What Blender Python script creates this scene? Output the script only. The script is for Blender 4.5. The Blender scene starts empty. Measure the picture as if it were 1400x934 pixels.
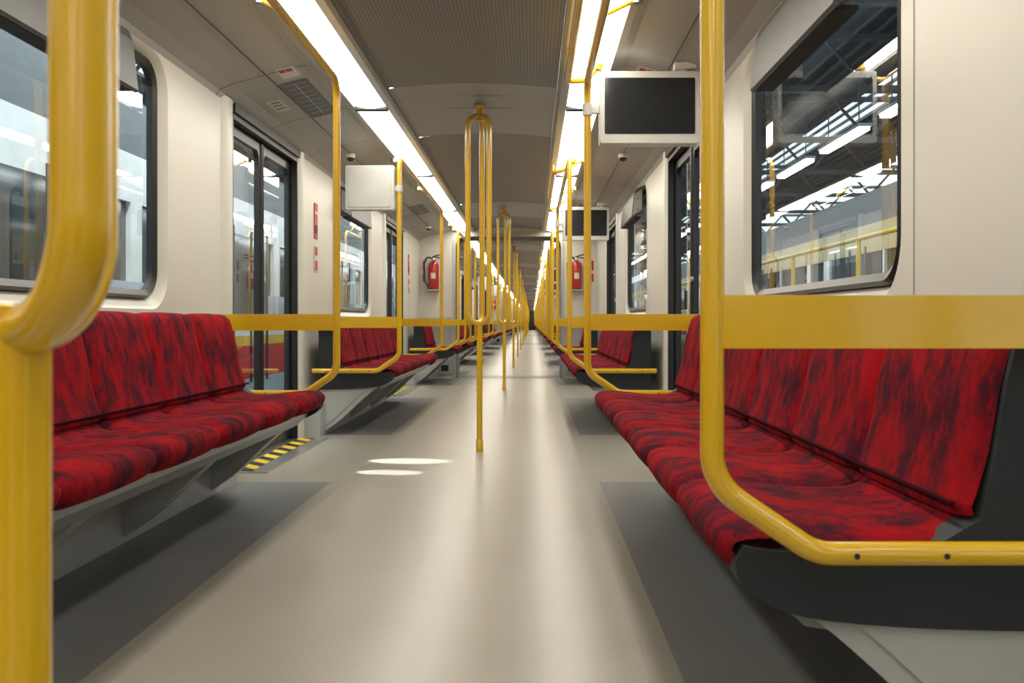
import bpy, math, random
from mathutils import Vector, Matrix
from mathutils.geometry import tessellate_polygon
random.seed(4)
S = bpy.context.scene
S.view_settings.view_transform = 'Standard'

# ------------------------------------------------------------------ materials
def nodes(m):
    m.use_nodes = True
    nt = m.node_tree
    return nt, nt.nodes, nt.links, nt.nodes["Principled BSDF"]

def mat(name, col, rough=0.5, metal=0.0, var=0.06, scale=6.0, bump=0.0, bscale=200.0, coat=0.0, spec=0.5):
    m = bpy.data.materials.new(name)
    nt, N, L, b = nodes(m)
    tc = N.new("ShaderNodeTexCoord")
    n = N.new("ShaderNodeTexNoise"); n.inputs["Scale"].default_value = scale; n.inputs["Detail"].default_value = 4
    L.new(tc.outputs["Object"], n.inputs["Vector"])
    r = N.new("ShaderNodeValToRGB")
    c0 = [max(0, c*(1-var)) for c in col]; c1 = [min(1, c*(1+var)) for c in col]
    r.color_ramp.elements[0].color = (*c0, 1); r.color_ramp.elements[0].position = .3
    r.color_ramp.elements[1].color = (*c1, 1); r.color_ramp.elements[1].position = .7
    L.new(n.outputs["Fac"], r.inputs["Fac"]); L.new(r.outputs["Color"], b.inputs["Base Color"])
    b.inputs["Roughness"].default_value = rough; b.inputs["Metallic"].default_value = metal
    b.inputs["Coat Weight"].default_value = coat; b.inputs["Coat Roughness"].default_value = .12
    b.inputs["Specular IOR Level"].default_value = spec
    if bump > 0:
        n2 = N.new("ShaderNodeTexNoise"); n2.inputs["Scale"].default_value = bscale
        L.new(tc.outputs["Object"], n2.inputs["Vector"])
        bp = N.new("ShaderNodeBump"); bp.inputs["Strength"].default_value = bump; bp.inputs["Distance"].default_value = .002
        L.new(n2.outputs["Fac"], bp.inputs["Height"]); L.new(bp.outputs["Normal"], b.inputs["Normal"])
    return m

def emis(name, col, st):
    m = bpy.data.materials.new(name)
    nt, N, L, b = nodes(m)
    b.inputs["Base Color"].default_value = (.8, .8, .78, 1)
    b.inputs["Emission Color"].default_value = (*col, 1)
    b.inputs["Emission Strength"].default_value = st
    return m

M_CREAM = mat("cream_panel", (.61, .595, .535), .38, var=.03, scale=1.5, bump=.04, bscale=60)
M_COVE = mat("cove_panel", (.36, .36, .35), .45, var=.04, scale=1.0)
M_SEAM = mat("panel_seam", (.04, .04, .04), .7)
M_GREYH = mat("light_housing_grey", (.30, .30, .29), .4)
M_BLACK = mat("black_rubber", (.012, .012, .013), .35)
M_DARKFR = mat("dark_door_frame", (.02, .022, .024), .3)
M_YEL = mat("yellow_enamel", (.68, .41, .012), .2, var=.05, coat=.6, scale=3)
M_STEEL = mat("steel", (.55, .55, .53), .3, metal=.9)
M_SHELL = mat("seat_shell_grey", (.24, .25, .25), .32, var=.04)
M_CHAR = mat("charcoal_plastic", (.022, .026, .030), .6, var=.1, spec=.3)
M_HEAT = mat("heater_grey", (.42, .425, .41), .34)
M_CAB = mat("cabinet_grey", (.085, .088, .09), .45, spec=.3)
M_WHITEP = mat("white_plastic", (.60, .60, .57), .35)
M_SCREEN = mat("screen_black", (.02, .022, .025), .12, var=.1)
M_RED = mat("extinguisher_red", (.36, .012, .01), .25, coat=.5)
M_SIGNR = mat("sign_red", (.45, .03, .02), .5)
M_SIGND = mat("sign_dark", (.06, .08, .10), .4)
M_PAPER = mat("label_white", (.55, .55, .53), .5)
M_LAMP = emis("diffuser_glow", (1.0, .945, .825), 14.0)
M_BELL = mat("bellows_grey", (.20, .20, .19), .6)

M_CEIL = mat("perforated_ceiling", (.15, .148, .14), .5, var=.03, scale=1)
nt = M_CEIL.node_tree; N = nt.nodes; L = nt.links; b = N["Principled BSDF"]
tc = N.new("ShaderNodeTexCoord")
v = N.new("ShaderNodeTexVoronoi"); v.inputs["Scale"].default_value = 62; v.inputs["Randomness"].default_value = 0
v.voronoi_dimensions = '2D'
L.new(tc.outputs["Object"], v.inputs["Vector"])
cr = N.new("ShaderNodeValToRGB"); cr.color_ramp.elements[0].color = (.11, .113, .117, 1); cr.color_ramp.elements[0].position = .25
cr.color_ramp.elements[1].color = (.245, .25, .255, 1); cr.color_ramp.elements[1].position = .42
L.new(v.outputs["Distance"], cr.inputs["Fac"])
for l in list(b.inputs["Base Color"].links): L.remove(l)
L.new(cr.outputs["Color"], b.inputs["Base Color"])
M_CEIL2 = mat("plain_ceiling", (.31, .315, .32), .42, var=.03, scale=1)

def floor_mat():
    m = bpy.data.materials.new("vinyl_floor")
    nt, N, L, b = nodes(m)
    tc = N.new("ShaderNodeTexCoord")
    n = N.new("ShaderNodeTexNoise"); n.inputs["Scale"].default_value = 2.2; n.inputs["Detail"].default_value = 6
    n3 = N.new("ShaderNodeTexNoise"); n3.inputs["Scale"].default_value = 260
    L.new(tc.outputs["Object"], n.inputs["Vector"]); L.new(tc.outputs["Object"], n3.inputs["Vector"])
    r = N.new("ShaderNodeValToRGB")
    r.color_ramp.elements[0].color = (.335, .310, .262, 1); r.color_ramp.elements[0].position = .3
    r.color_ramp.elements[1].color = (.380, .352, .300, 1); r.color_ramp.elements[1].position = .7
    L.new(n.outputs["Fac"], r.inputs["Fac"])
    r3 = N.new("ShaderNodeValToRGB")
    r3.color_ramp.elements[0].color = (.80, .80, .80, 1); r3.color_ramp.elements[0].position = .35
    r3.color_ramp.elements[1].color = (1, 1, 1, 1); r3.color_ramp.elements[1].position = .6
    L.new(n3.outputs["Fac"], r3.inputs["Fac"])
    mx = N.new("ShaderNodeMix"); mx.data_type = 'RGBA'; mx.blend_type = 'MULTIPLY'; mx.inputs[0].default_value = 1
    L.new(r.outputs["Color"], mx.inputs[6]); L.new(r3.outputs["Color"], mx.inputs[7])
    L.new(mx.outputs[2], b.inputs["Base Color"])
    rr = N.new("ShaderNodeMapRange"); rr.inputs[3].default_value = .25; rr.inputs[4].default_value = .34
    L.new(n.outputs["Fac"], rr.inputs[0]); L.new(rr.outputs[0], b.inputs["Roughness"])
    b.inputs["Specular IOR Level"].default_value = .42
    bp = N.new("ShaderNodeBump"); bp.inputs["Strength"].default_value = .06; bp.inputs["Distance"].default_value = .001
    L.new(n3.outputs["Fac"], bp.inputs["Height"]); L.new(bp.outputs["Normal"], b.inputs["Normal"])
    return m
M_FLOOR = floor_mat()
M_FLOOR2 = mat("bench_shade_and_dark_vinyl", (.18, .182, .18), .38, var=.06, scale=3, bump=.05, spec=.35)  # dark tone paints bench shade on the floor; also gangway tread and subfloor

def hazard():
    m = bpy.data.materials.new("hazard_stripes")
    nt, N, L, b = nodes(m)
    tc = N.new("ShaderNodeTexCoord")
    w = N.new("ShaderNodeTexWave"); w.wave_type = 'BANDS'; w.bands_direction = 'DIAGONAL'; w.inputs["Scale"].default_value = 3.2
    L.new(tc.outputs["Object"], w.inputs["Vector"])
    r = N.new("ShaderNodeValToRGB"); r.color_ramp.interpolation = 'CONSTANT'
    r.color_ramp.elements[0].color = (.02, .02, .02, 1); r.color_ramp.elements[1].position = .5
    r.color_ramp.elements[1].color = (.75, .55, .03, 1)
    L.new(w.outputs["Fac"], r.inputs["Fac"]); L.new(r.outputs["Color"], b.inputs["Base Color"])
    b.inputs["Roughness"].default_value = .45
    return m
M_HAZ = hazard()

def fabric():
    m = bpy.data.materials.new("red_moquette")
    nt, N, L, b = nodes(m)
    tc = N.new("ShaderNodeTexCoord")
    mp = N.new("ShaderNodeMapping"); mp.inputs["Scale"].default_value = (6.0, 8.5, 4.2)
    L.new(tc.outputs["Object"], mp.inputs["Vector"])
    n = N.new("ShaderNodeTexNoise"); n.inputs["Scale"].default_value = 1.3; n.inputs["Detail"].default_value = 12
    n.inputs["Roughness"].default_value = .78; n.inputs["Distortion"].default_value = .1
    L.new(mp.outputs["Vector"], n.inputs["Vector"])
    r = N.new("ShaderNodeValToRGB")
    e = r.color_ramp.elements
    e[0].color = (.030, .010, .020, 1); e[0].position = .37
    e[1].color = (.33, .006, .011, 1); e[1].position = .62
    x = e.new(.45); x.color = (.09, .008, .016, 1)
    x = e.new(.51); x.color = (.21, .007, .012, 1)
    L.new(n.outputs["Fac"], r.inputs["Fac"]); L.new(r.outputs["Color"], b.inputs["Base Color"])
    b.inputs["Roughness"].default_value = .95
    b.inputs["Specular IOR Level"].default_value = .08
    n2 = N.new("ShaderNodeTexNoise"); n2.inputs["Scale"].default_value = 500
    L.new(tc.outputs["Object"], n2.inputs["Vector"])
    bp = N.new("ShaderNodeBump"); bp.inputs["Strength"].default_value = .25; bp.inputs["Distance"].default_value = .001
    L.new(n2.outputs["Fac"], bp.inputs["Height"]); L.new(bp.outputs["Normal"], b.inputs["Normal"])
    return m
M_FAB = fabric()
M_FABD = mat("seam_fabric_dark", (.035, .004, .008), .95, spec=.05)

def glass():
    m = bpy.data.materials.new("window_glass")
    m.use_nodes = True; nt = m.node_tree; N = nt.nodes; L = nt.links
    N.remove(N["Principled BSDF"]); out = N["Material Output"]
    t = N.new("ShaderNodeBsdfTransparent"); t.inputs[0].default_value = (.70, .77, .77, 1)
    g = N.new("ShaderNodeBsdfGlossy"); g.inputs["Roughness"].default_value = .01; g.inputs[0].default_value = (.95, .97, 1, 1)
    lw = N.new("ShaderNodeLayerWeight"); lw.inputs[0].default_value = .5
    p = N.new("ShaderNodeMath"); p.operation = 'POWER'; p.inputs[1].default_value = 3.8
    L.new(lw.outputs["Facing"], p.inputs[0])
    ma = N.new("ShaderNodeMath"); ma.operation = 'MULTIPLY_ADD'; ma.inputs[1].default_value = .80; ma.inputs[2].default_value = .06
    L.new(p.outputs[0], ma.inputs[0])
    mx = N.new("ShaderNodeMixShader")
    L.new(ma.outputs[0], mx.inputs[0]); L.new(t.outputs[0], mx.inputs[1]); L.new(g.outputs[0], mx.inputs[2])
    L.new(mx.outputs[0], out.inputs[0])
    return m
M_GLASS = glass()

# ------------------------------------------------------------------ mesh builder
class MB:
    def __init__(s): s.v = []; s.f = []; s.m = []; s.sm = []; s.mats = []
    def mi(s, m):
        if m not in s.mats: s.mats.append(m)
        return s.mats.index(m)
    def add(s, vs, fs, m, smooth=False):
        o = len(s.v); s.v += [tuple(v) for v in vs]; k = s.mi(m)
        for f in fs: s.f.append([i+o for i in f]); s.m.append(k); s.sm.append(smooth)
    def box(s, x0, x1, y0, y1, z0, z1, m, bev=0):
        if x0 > x1: x0, x1 = x1, x0
        if y0 > y1: y0, y1 = y1, y0
        vs = [(x, y, z) for x in (x0, x1) for y in (y0, y1) for z in (z0, z1)]
        fs = [(0,1,3,2),(4,6,7,5),(0,4,5,1),(2,3,7,6),(0,2,6,4),(1,5,7,3)]
        s.add(vs, fs, m)
    def prism_y(s, poly, y0, y1, m, ch=0):
        n = len(poly)
        cx = sum(p[0] for p in poly)/n; cz = sum(p[1] for p in poly)/n
        def ring(y, k):
            r = []
            for (x, z) in poly:
                d = math.hypot(x-cx, z-cz) or 1
                q = max(0, (d-k)/d)
                r.append((cx+(x-cx)*q, y, cz+(z-cz)*q))
            return r
        sg = 1 if y1 > y0 else -1
        rings = [ring(y0, ch), ring(y0+sg*ch, 0), ring(y1-sg*ch, 0), ring(y1, ch)] if ch > 0 else [ring(y0, 0), ring(y1, 0)]
        vs = [p for r in rings for p in r]; fs = []
        for k in range(len(rings)-1):
            for i in range(n):
                j = (i+1) % n
                fs.append((k*n+i, k*n+j, (k+1)*n+j, (k+1)*n+i))
        tri = tessellate_polygon([[Vector((p[0], p[1], 0)) for p in poly]])
        for t in tri:
            fs.append(tuple(t)); fs.append(tuple((len(rings)-1)*n+i for i in reversed(t)))
        s.add(vs, fs, m)
    def sheet_y(s, prof, ys, m, smooth=False):
        n = len(prof); vs = [(x, y, z) for y in ys for (x, z) in prof]
        fs = [(k*n+i, k*n+i+1, (k+1)*n+i+1, (k+1)*n+i) for k in range(len(ys)-1) for i in range(n-1)]
        s.add(vs, fs, m, smooth)
    def tube(s, pts, r, m, seg=14, caps=True):
        pts = [Vector(p) for p in pts]; n = len(pts)
        T = []
        for i in range(n):
            a = pts[max(0, i-1)]; b2 = pts[min(n-1, i+1)]
            T.append((b2-a).normalized())
        up = Vector((0, 0, 1)) if abs(T[0].z) < .9 else Vector((1, 0, 0))
        u = T[0].cross(up).normalized(); vs = []
        for i in range(n):
            u = (u - T[i]*u.dot(T[i])).normalized(); w = T[i].cross(u)
            rr = r[i] if isinstance(r, (list, tuple)) else r
            for k in range(seg):
                a = 2*math.pi*k/seg
                vs.append(pts[i]+u*math.cos(a)*rr+w*math.sin(a)*rr)
        fs = [(i*seg+k, i*seg+(k+1) % seg, (i+1)*seg+(k+1) % seg, (i+1)*seg+k) for i in range(n-1) for k in range(seg)]
        s.add(vs, fs, m, True)
        if caps: s.add(vs[:seg], [tuple(range(seg))][::-1], m); s.add(vs[-seg:], [tuple(range(seg))], m)
    def pillow(s, prof, y0, y1, depth, m, nt_=20, p=4):
        n = len(prof); nor = []
        for i in range(n):
            a = prof[max(0, i-1)]; b2 = prof[min(n-1, i+1)]
            dx, dz = b2[0]-a[0], b2[1]-a[1]; l = math.hypot(dx, dz) or 1
            nor.append((-dz/l, dx/l))
        vs = []
        for k in range(nt_+1):
            t = .5-.5*math.cos(math.pi*k/nt_)
            y = y0+(y1-y0)*t; d = depth*(abs(2*t-1)**p*.82+abs(2*t-1)**2*.18)
            for (x, z), (nx, nz) in zip(prof, nor):
                vs.append((x-nx*d, y, z-nz*d))
        fs = [(k*n+i, (k+1)*n+i, (k+1)*n+i+1, k*n+i+1) for k in range(nt_) for i in range(n-1)]
        s.add(vs, fs, m, True)
    def flat_hole(s, outer, hole, fn, m):
        tri = tessellate_polygon([[Vector((*p, 0)) for p in outer], [Vector((*p, 0)) for p in hole]])
        s.add([fn(p) for p in outer+hole], [tuple(t) for t in tri], m)
    def loft(s, rings, m, smooth=False, close=True):
        n = len(rings[0]); vs = [p for r in rings for p in r]
        fs = [(k*n+i, k*n+(i+1) % n, (k+1)*n+(i+1) % n, (k+1)*n+i) for k in range(len(rings)-1) for i in range(n if close else n-1)]
        s.add(vs, fs, m, smooth)
    def lathe(s, prof, cx, cy, m, seg=20, a0=0, a1=360):
        full = (a1-a0) == 360; c = seg if full else seg+1
        rings = [[(cx+r*math.cos(math.radians(a0+(a1-a0)*k/seg)), cy+r*math.sin(math.radians(a0+(a1-a0)*k/seg)), z) for k in range(c)] for r, z in prof]
        s.loft(rings, m, True, close=full)
    def mesh(s, name):
        me = bpy.data.meshes.new(name); me.from_pydata(s.v, [], s.f)
        for m in s.mats: me.materials.append(m)
        me.polygons.foreach_set("material_index", s.m); me.polygons.foreach_set("use_smooth", s.sm)
        me.update(); return me

def rrect(x0, x1, z0, z1, r, n=6):
    out = []
    for cx, cz, a0 in ((x1-r, z1-r, 0), (x0+r, z1-r, 90), (x0+r, z0+r, 180), (x1-r, z0+r, 270)):
        for k in range(n+1):
            a = math.radians(a0+90*k/n); out.append((cx+r*math.cos(a), cz+r*math.sin(a)))
    return out

def fillet(pts, r, n=8):
    pts = [Vector(p) for p in pts]; out = [pts[0]]
    for i in range(1, len(pts)-1):
        a, b2, c = pts[i-1], pts[i], pts[i+1]
        d1 = (a-b2).normalized(); d2 = (c-b2).normalized()
        ang = d1.angle(d2)
        if ang > 3.1: out.append(b2); continue
        t = min(r/math.tan(ang/2), (a-b2).length*.49 if 1 < i else (a-b2).length*.97, (c-b2).length*.49 if i < len(pts)-2 else (c-b2).length*.97)
        p0 = b2+d1*t; p2 = b2+d2*t
        w = math.sin(ang/2)
        for k in range(n+1):
            q = k/n
            den = (1-q)**2+2*q*(1-q)*w+q*q
            out.append((p0*(1-q)**2+b2*2*q*(1-q)*w+p2*q*q)/den)
    out.append(pts[-1]); return out

def smooth_curve(pts, n=4):
    P = [pts[0]]+list(pts)+[pts[-1]]; out = []
    for i in range(1, len(P)-2):
        for k in range(n):
            t = k/n
            o = []
            for d in (0, 1):
                a, b2, c, e = P[i-1][d], P[i][d], P[i+1][d], P[i+2][d]
                o.append(.5*((2*b2)+(-a+c)*t+(2*a-5*b2+4*c-e)*t*t+(-a+3*b2-3*c+e)*t**3))
            out.append(tuple(o))
    out.append(pts[-1]); return out

def place(name, me, loc=(0, 0, 0), rz=0):
    o = bpy.data.objects.new(name, me); o.location = loc; o.rotation_euler = (0, 0, rz)
    S.collection.objects.link(o); return o

# ------------------------------------------------------------------ dimensions
W = 1.25; H0 = 1.95; DH = .70; DTOP = 1.90
HL = 10.23; PITCH = 21.16; C0 = 3.07; NC = 5
DOORS = (-7.8, -2.6, 2.6, 7.8); BAYS = (-5.2, 0, 5.2)
WY0, WY1, WZ0, WZ1 = -.66, .97, .89, 1.90

def wall_mesh(sd):
    mb = MB()
    X = sd*W
    fn = lambda p: (X, p[0], p[1])
    for c in BAYS:
        a, b2 = c-1.9, c+1.9
        hole = rrect(c+WY0-.06, c+WY1+.06, WZ0-.045, WZ1+.03, .17, 8)
        mb.flat_hole([(a, 0), (b2, 0), (b2, H0), (a, H0)], hole, fn, M_CREAM)
        inner = rrect(c+WY0, c+WY1, WZ0, WZ1, .12, 8)
        mid = rrect(c+WY0-.045, c+WY1+.045, WZ0-.035, WZ1+.02, .155, 8)
        mb.loft([[fn(p) for p in hole], [(sd*(W+.008), p[0], p[1]) for p in mid], [(sd*(W+.045), p[0], p[1]) for p in inner]], M_CREAM, True)
        for yy in (c-.80,): mb.box(X-.001*sd, X-.0018*sd, yy-.002, yy+.002, .25, H0-.02, M_GREYH)
        poly = [(sd*1.13, 0), (sd*W, 0), (sd*W, .26), (sd*1.15, .24), (sd*1.13, .22)]
        mb.prism_y(poly, c-1.75, c+1.6, M_HEAT)
        for ya, yb in ((c-1.9, c-1.75), (c+1.72, c+1.9)):
            n = 8; rings = []
            for k in range(n+1):
                t = k/n; d = .022*math.sin(math.pi*t)**.6
                rings.append([(sd*(W-d), ya+(yb-ya)*t, z) for z in (0, H0)])
            mb.loft(rings, M_CREAM, True, close=False)
    for e in (-1, 1):
        a, b2 = sorted((e*8.5, e*HL))
        mb.box(X, X+.03*sd, a, b2, 0, H0, M_CREAM)
        mb.box(X-.001*sd, X-.002*sd, e*9.0-.002, e*9.0+.002, .25, H0, M_GREYH)
        mb.prism_y([(sd*1.13, 0), (sd*W, 0), (sd*W, .26), (sd*1.13, .24)], a+.05, b2-.05, M_HEAT)
    for d in DOORS:
        mb.box(X-.02*sd, X+.09*sd, d-DH, d+DH, DTOP, H0, M_DARKFR)
        for q in (-1, 1):
            mb.box(X, X+.09*sd, d+q*DH, d+q*(DH+.03), 0, DTOP, M_DARKFR)
    for d in DOORS:
        if sd > 0: continue
        yy = d+DH+.52
        mb.box(X-.001*sd, X-.006*sd, yy-.05, yy+.05, 1.40, 1.66, M_SIGNR)
        mb.box(X-.006*sd, X-.008*sd, yy-.035, yy+.035, 1.44, 1.50, M_CHAR)
        mb.box(X-.006*sd, X-.008*sd, yy-.035, yy+.035, 1.58, 1.60, M_PAPER)
        mb.box(X-.001*sd, X-.006*sd, yy-.05, yy+.05, 1.16, 1.35, M_PAPER)
        mb.box(X-.006*sd, X-.008*sd, yy-.038, yy+.038, 1.28, 1.34, M_SIGNR)
        mb.box(X-.006*sd, X-.008*sd, yy-.038, yy+.038, 1.17, 1.24, M_SIGNR)
    return mb.mesh("wall")

def window_mesh():
    mb = MB()
    o = rrect(WY0, WY1, WZ0, WZ1, .12, 8); i1 = rrect(WY0+.012, WY1-.012, WZ0+.012, WZ1-.012, .11, 8); i2 = rrect(WY0+.035, WY1-.035, WZ0+.035, WZ1-.035, .09, 8)
    P = lambda L_, x: [(x, p[0], p[1]) for p in L_]
    mb.loft([P(o, -.046), P(o, -.030), P(i1, -.018), P(i2, -.030), P(i2, -.056)], M_BLACK, False)
    vs = P(i2, -.050); mb.add(vs, [tuple(range(len(vs)))], M_GLASS)
    return mb.mesh("window")

def info_box_mesh():
    mb = MB()
    poly = [(.0, 1.70), (.085, 1.655), (.095, 1.665), (.075, 1.85), (.06, 1.89), (0, 1.92)]
    mb.prism_y(poly, -.49, .49, M_CAB, .003)
    mb.box(.015, .08, -.46, .46, 1.655, 1.669, M_CHAR)
    for y in (-.495, .495):
        mb.prism_y([(.01, 1.72), (.088, 1.672), (.068, 1.85), (.01, 1.89)], y-.006, y+.006, M_COVE)
        for z in (1.72, 1.81): mb.tube([(.045, y-.009, z), (.045, y+.009, z)], .006, M_CHAR, 8)
    return mb.mesh("info_box")

def door_mesh():
    mb = MB()
    for sg in (-1, 1):
        y0, y1 = (.006, DH) if sg > 0 else (-DH, -.006)
        ly0, ly1 = y0, y1
        outer = [(ly0, .015), (ly1, .015), (ly1, DTOP), (ly0, DTOP)]
        gz0 = .22
        hole = rrect(ly0+.045, ly1-.065 if sg > 0 else ly1-.045, gz0, DTOP-.09, .05, 6)
        if sg < 0: hole = rrect(ly0+.065, ly1-.045, gz0, DTOP-.09, .05, 6)
        fn = lambda p: (-.045, p[0], p[1]); fb = lambda p: (-.075, p[0], p[1])
        mb.flat_hole(outer, hole, fn, M_DARKFR); mb.flat_hole(outer, hole, fb, M_DARKFR)
        mb.loft([[fn(p) for p in hole], [fb(p) for p in hole]], M_BLACK)
        mb.loft([[fn(p) for p in outer], [fb(p) for p in outer]], M_DARKFR)
        vs = [(-.06, p[0], p[1]) for p in hole]; mb.add(vs, [tuple(range(len(vs)))], M_GLASS)
    mb.tube([(-.045, -.012, .015), (-.045, -.012, DTOP)], .012, M_BLACK, 8)
    mb.tube([(-.045, .012, .015), (-.045, .012, DTOP)], .012, M_BLACK, 8)
    for q in (-1, 1): mb.box(-.035, .002, q*DH, q*(DH-.025), 0.015, DTOP, M_BLACK)
    mb.box(-.035, .002, -DH, DH, DTOP-.03, DTOP, M_BLACK)
    mb.tube([(-.046, .03, 1.05), (-.03, .03, 1.05)], .018, M_STEEL, 12)
    return mb.mesh("door")

def sill_mesh():
    mb = MB()
    mb.box(-.09, .20, -DH-.03, DH+.03, .0, .008, M_STEEL)
    mb.box(.01, .11, -DH, DH, .008, .011, M_HAZ)
    return mb.mesh("sill")

# ------------------------------------------------------------------ bench (left side; x = -X)
def bench_mesh(ns, pitch=.49):
    mb = MB(); h = ns*pitch/2
    seat = smooth_curve([(-.672, .388), (-.638, .402), (-.615, .438), (-.630, .471), (-.68, .482), (-.76, .477), (-.86, .466), (-.95, .467), (-.985, .475), (-.998, .488), (-1.01, .505)], 3)
    back = smooth_curve([(-.988, .488), (-.985, .51), (-.992, .53), (-1.012, .60), (-1.026, .68), (-1.043, .75), (-1.058, .80), (-1.082, .825), (-1.12, .828), (-1.15, .815)], 3)
    for k in range(ns):
        a = -h+k*pitch; b2 = a+pitch
        mb.pillow(list(reversed(seat)), a+.001, b2-.001, .024, M_FAB, p=10)
        mb.pillow(list(reversed(back)), a+.001, b2-.001, .022, M_FAB, p=12)
    core = [(-.680, .41), (-.665, .42), (-.648, .443), (-.66, .455), (-.76, .456), (-.86, .444), (-.95, .446), (-1.015, .47), (-1.018, .53), (-1.040, .60), (-1.055, .68), (-1.07, .76), (-1.088, .802), (-1.12, .806), (-1.15, .80), (-1.16, .40)]
    mb.prism_y(core, -h+.012, h-.012, M_FABD)
    mb.tube([(-.984, -h+.015, .508), (-.984, h-.015, .508)], .004, M_FABD, 6)
    under = [(-.710, .41), (-.695, .395), (-.705, .36), (-.76, .312), (-.84, .30), (-1.17, .29), (-1.17, .805), (-1.155, .805), (-1.155, .405)]
    mb.prism_y(under, -h+.035, h-.035, M_SHELL)
    cap = smooth_curve([(-.640, .425), (-.650, .39), (-.70, .355), (-.78, .335), (-.95, .322), (-1.17, .318)], 3)+[(-1.17, .82), (-1.10, .82), (-1.078, .80), (-1.055, .70), (-1.035, .58), (-1.015, .49), (-.93, .440), (-.80, .440), (-.70, .44), (-.655, .448)]
    for q in (-1, 1):
        mb.prism_y(cap, q*(h-.050), q*(h+.012), M_CHAR)
    br = smooth_curve([(-.74, .350), (-.80, .305), (-.90, .215), (-1.01, .11), (-1.12, .03)], 3)+[(-1.16, .03), (-1.16, .34)]
    ys = [-h+.056, h-.056]
    m = max(1, ns//2)
    ys += [-h+2*pitch*k for k in range(1, m)] if ns > 2 else []
    for y in ys:
        mb.prism_y(br, y-.045, y+.045, M_HEAT, .004)
        rib = [(max(-1.165, x-.05), z+.004) for x, z in br]
        mb.prism_y(rib, y-.053, y+.053, M_HEAT)
    return mb.mesh("bench")

RX = .594; RZ = 1.937; R = .0175
def rail_frame_mesh(ya, yb, right=False, endb=True):
    mb = MB()
    low = lambda y: [(-1.20, y, .452), (-.745, y, .452), (-RX, y, .555), (-RX, y, RZ)]
    pts = low(ya)+list(reversed(low(yb)))
    mb.tube(fillet(pts, .085, 8), R, M_YEL, 18)
    for y in (ya, yb):
        poly = rrect(-1.245, -RX-.005, .752, .830, .008, 3)
        mb.prism_y(poly, y-.011, y+.011, M_YEL, .003)
        for z in (.775, .805):
            mb.tube([(-1.16, y-.016, z), (-1.16, y+.016, z)], .007, M_STEEL, 10)
        for x in (-.80, -.93, -1.1):
            mb.tube([(x, y-.0185, .452), (x, y+.0185, .452)], .0045, M_CHAR, 8)
    n = 2
    for k in range(n):
        y = ya+(yb-ya)*(k+.5)/n
        mb.tube(fillet([(-RX, y, RZ), (-RX-.02, y, RZ+.06), (-.745, y, 2.06)], .03, 5), .011, M_YEL, 10)
        mb.tube([(-.745, y, 2.04), (-.747, y, 2.068)], .022, M_STEEL, 12)
    return mb.mesh("rail_frame")

def loop_rail_mesh(ya, yb):
    mb = MB()
    pts = [(.655, ya, 2.05), (.60, ya, 1.985), (.505, ya+.07, 1.965), (.505, yb-.07, 1.965), (.60, yb, 1.985), (.655, yb, 2.05)]
    mb.tube(fillet(pts, .06, 7), .0165, M_YEL, 14)
    for y in (ya+.25, yb-.25): mb.tube([(.505, y, 1.965), (.50, y, 2.06)], .011, M_YEL, 10)
    for y in (ya, yb): mb.tube([(.65, y, 2.035), (.658, y, 2.066)], .026, M_YEL, 14)
    return mb.mesh("grab_rail")

def pole_mesh(rot):
    mb = MB(); r = .076
    mb.tube([(0, 0, 0), (0, 0, .80)], .018, M_YEL, 24)
    mb.tube([(0, 0, .0), (0, 0, .07), (0, 0, .075)], [.022, .022, .018], M_YEL, 20)
    mb.tube([(0, 0, 2.03), (0, 0, 2.12)], .018, M_YEL, 20)
    mb.tube([(0, 0, 2.09), (0, 0, 2.122)], [.028, .033], M_YEL, 20)
    for k in range(3):
        a = math.radians(rot+120*k); c, s_ = math.cos(a), math.sin(a)
        pts = [(0, 0, 2.055), (r*c, r*s_, 2.045), (r*c, r*s_, .795), (0, 0, .785)]
        mb.tube(fillet(pts, .066, 12), .0165, M_YEL, 28)
    return mb.mesh("central_pole")

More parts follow.
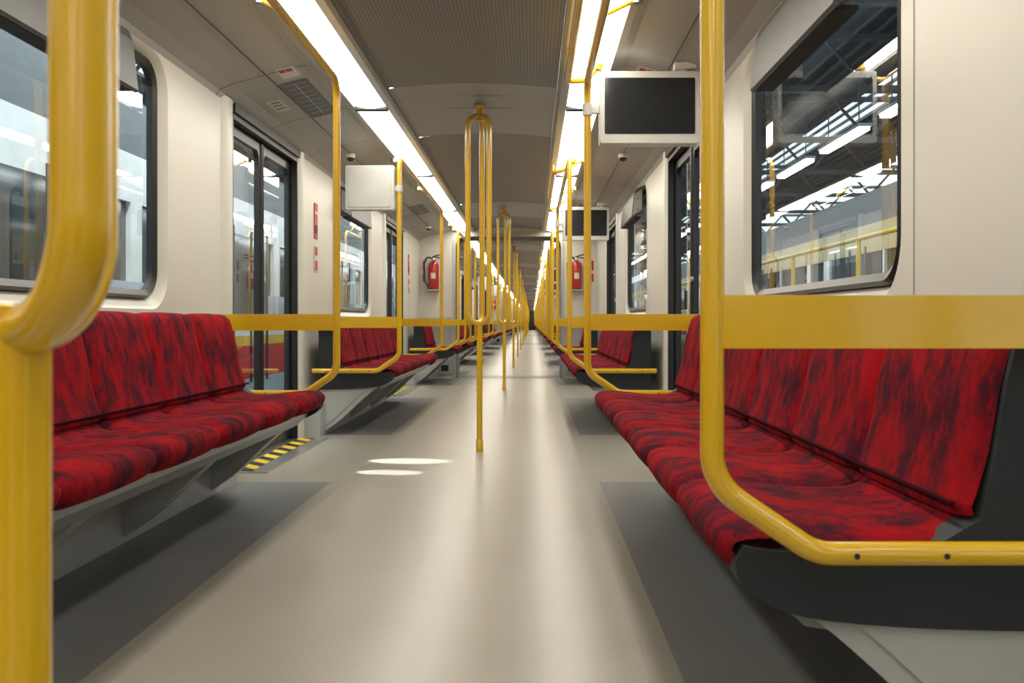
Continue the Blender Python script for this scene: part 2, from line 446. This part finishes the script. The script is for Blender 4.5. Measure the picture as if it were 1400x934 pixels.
def ceiling_mesh():
    mb = MB(); ys = [-HL, HL]
    cen = [(x/10*.47, 2.128-.03*(x/10)**2) for x in range(-10, 11)]
    cuts = [-HL, -8.2, -6.8, -3.0, -1.6, 2.2, 3.6, 7.4, 8.8, HL]
    for i in range(len(cuts)-1):
        a, b2 = cuts[i], cuts[i+1]
        perf = i % 2 == 0
        mb.sheet_y(cen, [a+.003, b2-.003], M_CEIL if perf else M_CEIL2, True)
        mb.sheet_y([(x, z+.006) for x, z in cen], [b2-.01, b2+.01], M_SEAM)
        if not perf:
            c = a
            for (x0, x1, y0, y1) in ((-.2, .2, c+.28, c+.286), (-.2, .2, c+.60, c+.606), (-.203, -.2, c+.28, c+.606), (.2, .203, c+.28, c+.606)):
                mb.box(x0, x1, y0, y1, 2.1215, 2.1235, M_GREYH)
    for sd in (-1, 1):
        mb.sheet_y([(sd*.47, 2.11), (sd*.472, 2.070), (sd*.49, 2.062), (sd*.535, 2.072), (sd*.535, 2.13)], ys, M_GREYH)
        mb.sheet_y([(sd*.535, 2.13), (sd*.73, 2.13)], ys, M_GREYH)
        mb.sheet_y([(sd*.73, 2.13), (sd*.73, 2.075), (sd*.76, 2.072)], ys, M_GREYH)
        cove = [(sd*.76, 2.072), (sd*.80, 2.078), (sd*1.0, 2.03), (sd*1.17, 1.985), (sd*1.235, 1.955), (sd*1.25, 1.93)]
        mb.sheet_y(cove, ys, M_COVE)
        for d in DOORS:
            for yy in (d-.95, d+.95, d):
                if abs(yy) < HL: mb.sheet_y([(x-sd*.001, z-.0015) for x, z in cove], [yy-.003, yy+.003], M_SEAM)
        for yy in (-5.2, 0, 5.2):
            mb.sheet_y([(x-sd*.001, z-.0015) for x, z in cove], [yy-.003, yy+.003], M_SEAM)
        mb.box(sd*.998, sd*1.002, -HL, HL, 2.026, 2.0285, M_SEAM)
    return mb.mesh("ceiling")

def light_mesh():
    mb = MB()
    for sd in (-1, 1):
        ends = [-10.2, -7.8, -5.2, -2.6, 0, 2.6, 5.2, 7.8, 10.2]
        for k in range(8):
            a, b2 = ends[k]+.03, ends[k+1]-.03
            prof = [(sd*(.54+.185*t/4), 2.085-.016*math.sin(math.pi*t/4)) for t in range(5)]
            mb.sheet_y(prof, [a, b2], M_LAMP, True)
        for k in range(9):
            mb.box(sd*.536, sd*.73, ends[k]-.03, ends[k]+.03, 2.064, 2.10, M_CHAR)
    return mb.mesh("light_strip")

def signs_mesh():
    mb = MB()
    def on(xc, w, y0, y1, m, off):
        x0, x1 = xc-w/2, xc+w/2
        f = lambda x: 2.078-(abs(x)-.80)*.24-off
        mb.add([(-x0, y0, f(x0)), (-x1, y0, f(x1)), (-x1, y1, f(x1)), (-x0, y1, f(x0))], [(0, 1, 2, 3)], m)
    on(.92, .15, -.75, .05, M_SIGND, .002)
    for k in range(8): on(.92, .115, -.70+k*.09, -.694+k*.09, M_PAPER, .003)
    on(.92, .004, -.70, .0, M_PAPER, .003)
    on(.90, .09, -1.0, -.82, M_PAPER, .002)
    on(.885, .03, -.97, -.92, M_SIGNR, .003); on(.92, .03, -.97, -.92, M_SIGNR, .003)
    on(1.09, .08, -.50, -.25, M_PAPER, .004)
    on(1.09, .05, -.46, -.44, M_SIGND, .005); on(1.09, .05, -.40, -.38, M_SIGND, .005); on(1.09, .05, -.33, -.31, M_SIGND, .005)
    return mb.mesh("sign")

def cam_mesh():
    mb = MB()
    mb.lathe([(.0, 0), (.035, 0), (.035, -.02), (.028, -.028)], 0, 0, M_WHITEP)
    mb.lathe([(.028, -.026), (.026, -.04), (.018, -.05), (.0, -.055)], 0, 0, M_SCREEN)
    return mb.mesh("cctv")

def monitor_mesh():
    mb = MB()
    mb.prism_y(rrect(-.235, .235, -.17, .17, .012, 4), -.045, .045, M_WHITEP, .004)
    for q in (-1, 1):
        mb.prism_y(rrect(-.212, .212, -.125, .138, .006, 2), q*.044, q*.0475, M_SCREEN)
    mb.box(-.285, -.23, -.016, .016, -.02, .012, M_WHITEP)
    mb.tube([(-.29, 0, -.03), (-.29, 0, .025)], .024, M_WHITEP, 14)
    mb.tube([(.17, 0, .165), (.17, 0, .215)], .018, M_WHITEP, 12)
    mb.box(.12, .22, -.035, .035, .185, .215, M_WHITEP)
    return mb.mesh("monitor")

def panel_mesh():
    mb = MB()
    mb.prism_y(rrect(-.175, .165, -.155, .155, .014, 4), -.04, .04, M_WHITEP, .005)
    mb.prism_y(rrect(-.155, .145, -.135, .135, .01, 3), -.044, -.039, M_WHITEP, .002)
    mb.box(.16, .20, -.014, .014, -.015, .012, M_WHITEP)
    mb.tube([(.195, 0, -.025), (.195, 0, .02)], .024, M_WHITEP, 14)
    for x in (-.145, .135):
        for z in (-.125, .125): mb.tube([(x, -.047, z), (x, -.040, z)], .005, M_STEEL, 8)
    return mb.mesh("panel")

def exting_mesh():
    mb = MB()
    y = -.095
    mb.lathe([(0, 0), (.06, 0), (.072, .012), (.075, .03), (.075, .33), (.068, .365), (.045, .39), (.02, .40), (.02, .42), (.0, .42)], 0, y, M_RED, 24)
    mb.lathe([(.0757, .15), (.0757, .23)], 0, y, M_PAPER, 10, 245, 295)
    mb.lathe([(.022, .405), (.024, .41), (.024, .445), (.0, .45)], 0, y, M_STEEL, 14)
    mb.tube([(-.02, y, .45), (.04, y, .475), (.11, y, .49)], .009, M_BLACK, 8)
    mb.tube([(-.02, y, .44), (.05, y, .45), (.10, y, .435)], .008, M_BLACK, 8)
    mb.tube(fillet([(-.02, y, .43), (-.09, y-.01, .47), (-.13, y-.02, .36), (-.12, y-.03, .12), (-.085, y-.04, .06)], .05, 6), .012, M_BLACK, 10)
    mb.tube([(-.085, y-.04, .07), (-.06, y-.04, .01)], [.011, .02], M_BLACK, 10)
    mb.box(-.04, .04, -.018, -.002, -.02, .40, M_STEEL)
    mb.box(-.085, .085, -.018, -.012, .09, .11, M_STEEL)
    mb.box(-.08, .08, y-.08, -.01, -.015, 0, M_STEEL)
    return mb.mesh("fire_extinguisher")

GW = .74
def endwall_mesh():
    mb = MB()
    zt = 2.0
    inner = fillet([(-GW, 0, 0), (-GW, zt, 0), (GW, zt, 0), (GW, 0, 0)], .14, 6)
    outer = [(-W, 0)]+[(p.x, p.y) for p in inner]+[(W, 0), (W, 2.16), (-W, 2.16)]
    mb.prism_y(outer, -.03, .03, M_CREAM)
    fr = [(p.x, p.y) for p in inner]
    fo = [(p.x, p.y) for p in fillet([(-GW-.04, 0, 0), (-GW-.04, zt+.04, 0), (GW+.04, zt+.04, 0), (GW+.04, 0, 0)], .17, 6)]
    rings = [[(x, -.031, z) for x, z in fo], [(x, -.045, z) for x, z in fo], [(x, -.045, z) for x, z in fr], [(x, .045, z) for x, z in fr], [(x, .045, z) for x, z in fo], [(x, .031, z) for x, z in fo]]
    mb.loft(rings, M_HEAT, False, close=False)
    for sd in (-1, 1):
        mb.box(sd*1.20, sd*1.17, -.036, -.03, 1.52, 1.66, M_SIGNR)
        mb.box(sd*1.20, sd*1.17, -.036, -.03, 1.36, 1.48, M_SIGNR)
        mb.box(sd*.80, sd*.98, -.05, -.03, .06, .26, M_HEAT)
        mb.box(sd*.84, sd*.94, -.056, -.05, .11, .19, M_CHAR)
        mb.box(sd*.79, sd*1.24, -.04, -.03, .30, .86, M_HEAT)
    return mb.mesh("gangway_wall")

def gangway_mesh():
    mb = MB()
    inner = fillet([(-GW-.01, 0, 0), (-GW-.01, 2.01, 0), (GW+.01, 2.01, 0), (GW+.01, 0, 0)], .14, 6)
    rings = []
    n = 14
    for k in range(n+1):
        y = .05+.60*k/n; q = .0 if k % 2 else .025
        rings.append([(p.x*(1+q), y, p.y+q*.6 if p.y > .2 else p.y) for p in inner])
    mb.loft(rings, M_BELL, False, close=False)
    mb.box(-GW+.005, GW-.005, .0, .70, -.03, .006, M_STEEL)
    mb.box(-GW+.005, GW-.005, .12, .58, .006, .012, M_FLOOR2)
    return mb.mesh("gangway")

def floor_mesh():
    mb = MB()
    XS = .665
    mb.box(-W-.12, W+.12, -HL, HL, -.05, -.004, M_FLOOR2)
    mb.box(-XS, XS, -HL, HL, -.004, 0, M_FLOOR)
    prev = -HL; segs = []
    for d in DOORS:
        segs.append((prev, d-1.0, M_FLOOR2)); segs.append((d-1.0, d+.95, M_FLOOR)); prev = d+.95  # bench stretches get the painted shade, door stretches the plain vinyl
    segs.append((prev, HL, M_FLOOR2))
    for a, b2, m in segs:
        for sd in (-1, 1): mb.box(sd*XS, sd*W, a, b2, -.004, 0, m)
    for sd in (-1, 1): mb.box(sd*.5935, sd*.5955, -HL, HL, -.001, .0003, M_SHELL)
    return mb.mesh("floor")

# ------------------------------------------------------------------ assemble the train
ME = dict(wl=wall_mesh(-1), wr=wall_mesh(1), win=window_mesh(), info=info_box_mesh(), door=door_mesh(), sill=sill_mesh(),
          b6=bench_mesh(6), b2=bench_mesh(2), ceil=ceiling_mesh(), light=light_mesh(), sign=signs_mesh(), cam=cam_mesh(),
          mon=monitor_mesh(), pan=panel_mesh(), ext=exting_mesh(), ew=endwall_mesh(), gw=gangway_mesh(), fl=floor_mesh(),
          rf=rail_frame_mesh(-1.545, 1.545), rs=rail_frame_mesh(-.62, .62), lr=loop_rail_mesh(-1.25, 1.25), pole=pole_mesh(-38))
PI = math.pi
def mirror(me, name):
    m2 = me.copy(); m2.name = name
    m2.transform(Matrix.Scale(-1, 4, (1, 0, 0))); m2.flip_normals(); return m2
winR = mirror(ME["win"], "window_r"); signR = mirror(ME["sign"], "sign_r")
wn = 0; dn = 0
for k in range(NC):
    cy = C0+PITCH*k
    place("floor", ME["fl"], (0, cy, 0)); place("ceiling", ME["ceil"], (0, cy, 0))
    place("wall_left", ME["wl"], (0, cy, 0)); place("wall_right", ME["wr"], (0, cy, 0))
    place("ceiling_light_strip", ME["light"], (0, cy, 0))
    for c in BAYS:
        for sd in (-1, 1):
            wn += 1
            place("window_%d" % wn, ME["win"] if sd < 0 else winR, (sd*W, cy+c, 0))
            place("information_cabinet", ME["info"], (sd*(W-.002), cy+c-.0, 0), 0 if sd < 0 else PI)
            place("bench_seat", ME["b6"], (0, cy+c-.15, 0), 0 if sd < 0 else PI)
            place("handrail_frame", ME["rf"], (0, cy+c-.145, 0), 0 if sd < 0 else PI)
        place("overhead_grab_rail", ME["lr"], (0, cy+c+.33, 0))
        place("passenger_monitor", ME["mon"], (RX+.29, cy+c+1.40, 1.80), 0)
        if c < 5: place("equipment_panel", ME["pan"], (-RX-.195, cy+c+3.51, 1.725), 0)
    for d in DOORS:
        for sd in (-1, 1):
            dn += 1
            place("door_%d" % dn, ME["door"], (sd*W, cy+d, 0), 0 if sd < 0 else PI)
            place("door_sill_plate", ME["sill"], (sd*W, cy+d, 0), 0 if sd < 0 else PI)
            place("ceiling_notice_sign", ME["sign"] if sd < 0 else signR, (0, cy+d, 0))
            place("security_camera", ME["cam"], (sd*1.0, cy+d+1.25, 2.025))
        place("central_grab_pole", ME["pole"], (.01, cy+d+.12, 0))
    for e in (-1, 1):
        for sd in (-1, 1):
            place("bench_seat", ME["b2"], (0, cy+e*9.42, 0), 0 if sd < 0 else PI)
            place("handrail_frame", ME["rs"], (0, cy+e*9.40, 0), 0 if sd < 0 else PI)
    if k > 0: place("wall_gangway", ME["ew"], (0, cy-HL, 0), PI)
    place("wall_gangway", ME["ew"], (0, cy+HL, 0))
    for sd in (-1, 1):
        place("fire_extinguisher", ME["ext"], (-1.04 if sd < 0 else .955, cy+HL-.032, 1.25))
    if k < NC-1: place("gangway_bellows", ME["gw"], (0, cy+HL, 0))
mb = MB(); mb.box(-W-.1, W+.1, -.03, .03, -.02, 2.2, M_CREAM); mb.box(-.4, .4, .03, .045, .02, 1.9, M_SHELL); mb.box(-.34, .34, .045, .05, 1.0, 1.75, M_SCREEN)
place("wall_rear", mb.mesh("cab_wall"), (0, C0-HL-.0, 0))
mb = MB(); mb.box(-W-.1, W+.1, -.03, .03, -.02, 2.2, M_CHAR); mb.box(-.4, .4, -.045, -.03, .02, 1.9, M_CHAR)
place("wall_front", mb.mesh("cab_wall2"), (0, C0+PITCH*(NC-1)+HL+.1, 0))

# ------------------------------------------------------------------ depot hall outside
M_TW = mat("train_white", (.80, .82, .83), .3)
M_TB = mat("train_bluegrey", (.45, .52, .60), .3)
M_TR = mat("train_red", (.55, .02, .02), .3)
M_TY = mat("train_yellow", (.75, .5, .03), .3)
M_TOC = mat("train_ochre", (.42, .30, .06), .35)
M_TGL = mat("train_dark_glass", (.03, .04, .045), .08)
M_GREEN = mat("hall_green_floor", (.10, .22, .14), .5)
M_CONC = mat("hall_concrete", (.25, .25, .24), .7)
M_ROOF = mat("hall_roof_metal", (.07, .075, .08), .5)
M_GIRD = mat("girder_paint", (.11, .125, .14), .5)
M_HL = emis("hall_lamp_glow", (.93, .98, 1.0), 110)
M_HL2 = emis("hall_lamp_glow_dim", (.96, .98, 1.0), 20)

def side_train(xf, sgn, top):
    mb = MB()
    bands = [(-.9, .15, M_TB), (.15, .53, M_TR), (.53, .64, M_TY), (.64, .86, M_TW), (.86, 1.12, M_TB), (1.76, 2.15, top), (2.15, 2.6, M_GIRD)]
    for z0, z1, m in bands: mb.box(xf, xf+sgn*2.6, -8, 75, z0, z1, m)
    mb.box(xf+sgn*.04, xf+sgn*2.5, -8, 75, 1.12, 1.76, M_TGL)
    y = -8
    while y < 75:
        mb.box(xf, xf+sgn*.04, y, y+.22, 1.12, 1.76, M_TW)
        mb.box(xf, xf+sgn*.04, y+1.9, y+1.96, 1.12, 1.76, M_TW)
        mb.box(xf, xf+sgn*.04, y+4.2, y+4.5, 1.12, 1.76, M_TW)
        for q in (2.6, 3.25, 3.9):
            mb.box(xf-sgn*.01, xf+sgn*.04, y+q-.03, y+q+.03, 0.1, 1.85, M_CHAR)
        mb.box(xf-sgn*.005, xf+sgn*.02, y+2.63, y+3.22, .75, 1.76, M_TGL); mb.box(xf-sgn*.005, xf+sgn*.02, y+3.28, y+3.87, .75, 1.76, M_TGL)
        y += 5.2
    return mb.mesh("train")
place("neighbouring_train", side_train(-2.9, -1, M_TW), (0, 0, 0))
place("neighbouring_train", side_train(5.0, 1, M_TOC), (0, 3, 0))

mb = MB()
mb.box(-14, 16, -14, 120, -1.1, -1.0, M_CONC); mb.box(-2.8, -1.6, -14, 120, -1.0, -.96, M_GREEN)
place("hall_floor", mb.mesh("hall_floor"))
mb = MB()
for x in (-12, -7.5, 9.5): mb.box(x, x+3.4, -14, 120, 6.4, 6.5, M_ROOF)
mb.box(-2.6, 8.5, -14, 120, 6.4, 6.5, M_ROOF)
xx = -12
while xx < 13:
    mb.box(xx, xx+.05, -14, 60, 6.33, 6.4, M_GIRD); xx += .35
y = -12
while y < 80:
    mb.box(-13, 15, y, y+.18, 5.2, 5.32, M_GIRD); mb.box(-13, 15, y, y+.18, 6.2, 6.3, M_GIRD)
    x = -13
    while x < 14:
        mb.tube([(x, y+.09, 5.26), (x+.9, y+.09, 6.25)], .04, M_GIRD, 6); mb.tube([(x+.9, y+.09, 6.25), (x+1.8, y+.09, 5.26)], .04, M_GIRD, 6); x += 1.8
    y += 5
place("hall_roof_trusses", mb.mesh("roof"))
mb = MB()
for x in (-1.9, 2.6, 6.4):
    y = -10
    while y < 70:
        mb.box(x-.09, x+.09, y, y+2.4, 4.3, 4.36, M_HL if x < 0 else M_HL2); mb.box(x-.12, x+.12, y-.05, y+2.45, 4.36, 4.42, M_TW)
        for q in (.3, 2.1): mb.tube([(x, y+q, 4.42), (x, y+q, 5.22)], .012, M_GIRD, 6)
        y += 3.4
place("hall_tube_lamps", mb.mesh("hall_lamps"))
mb = MB()
mb.box(3.0, 4.6, -10, 70, .32, .45, M_CONC); mb.box(2.98, 3.0, -10, 70, .30, .48, M_TY)
for y in range(-10, 70, 2):
    mb.box(3.3, 3.5, y, y+.2, -1.0, .32, M_GIRD)
    mb.tube([(3.1, y, .45), (3.1, y, 1.5)], .022, M_TY, 8)
for z in (1.0, 1.5): mb.tube([(3.1, -10, z), (3.1, 70, z)], .022, M_TY, 8)
mb.box(3.085, 3.115, -10, 70, .86, .98, M_TB)
place("service_platform", mb.mesh("platform"))
mb = MB()
for x in (-13.5, 15.5):
    mb.box(x, x+.2, -14, 120, -1, 6.4, M_CONC)
    for y in range(-10, 100, 6): mb.box(x-.1, x+.3, y, y+3.5, 3.2, 5.6, M_TW)
    mb.box(x-.15, x+.35, -14, 120, 1.2, 1.5, M_TY)
place("hall_side_walls", mb.mesh("hall_walls"))

w = bpy.data.worlds.new("sky"); S.world = w; w.use_nodes = True
w.node_tree.nodes["Background"].inputs[0].default_value = (.80, .90, 1.0, 1)
w.node_tree.nodes["Background"].inputs[1].default_value = 2.2

def spot(loc, tgt, e, deg, col=(1, 1, .97)):  # added beam outside the left door, no real fixture; makes a bright floor streak
    l = bpy.data.lights.new("streak_spot", 'SPOT'); l.energy = e; l.spot_size = math.radians(deg); l.spot_blend = .3; l.shadow_soft_size = .006; l.color = col
    o = bpy.data.objects.new("floor_streak_spot", l); o.location = loc
    o.rotation_euler = (Vector(tgt)-Vector(loc)).to_track_quat('-Z', 'Y').to_euler(); S.collection.objects.link(o)
spot((-2.6, 5.55, 1.2), (-.385, 5.38, 0), 2200, 5.4)
spot((-2.6, 5.25, 1.2), (-.43, 4.97, 0), 2000, 4.2)

# ------------------------------------------------------------------ camera
F = 1290.0
cd = bpy.data.cameras.new("camera"); cam = bpy.data.objects.new("camera", cd); S.collection.objects.link(cam)
cd.sensor_width = 36; cd.lens = F/1400*36
cd.shift_x = -(727-700)/1400; cd.shift_y = -(467-441)/1400
cam.location = (.33, 0, .79); cam.rotation_euler = (PI/2, 0, 0)
cd.clip_start = .02; cd.clip_end = 300
cd.dof.use_dof = True; cd.dof.focus_distance = 5.5; cd.dof.aperture_fstop = 9
S.camera = cam
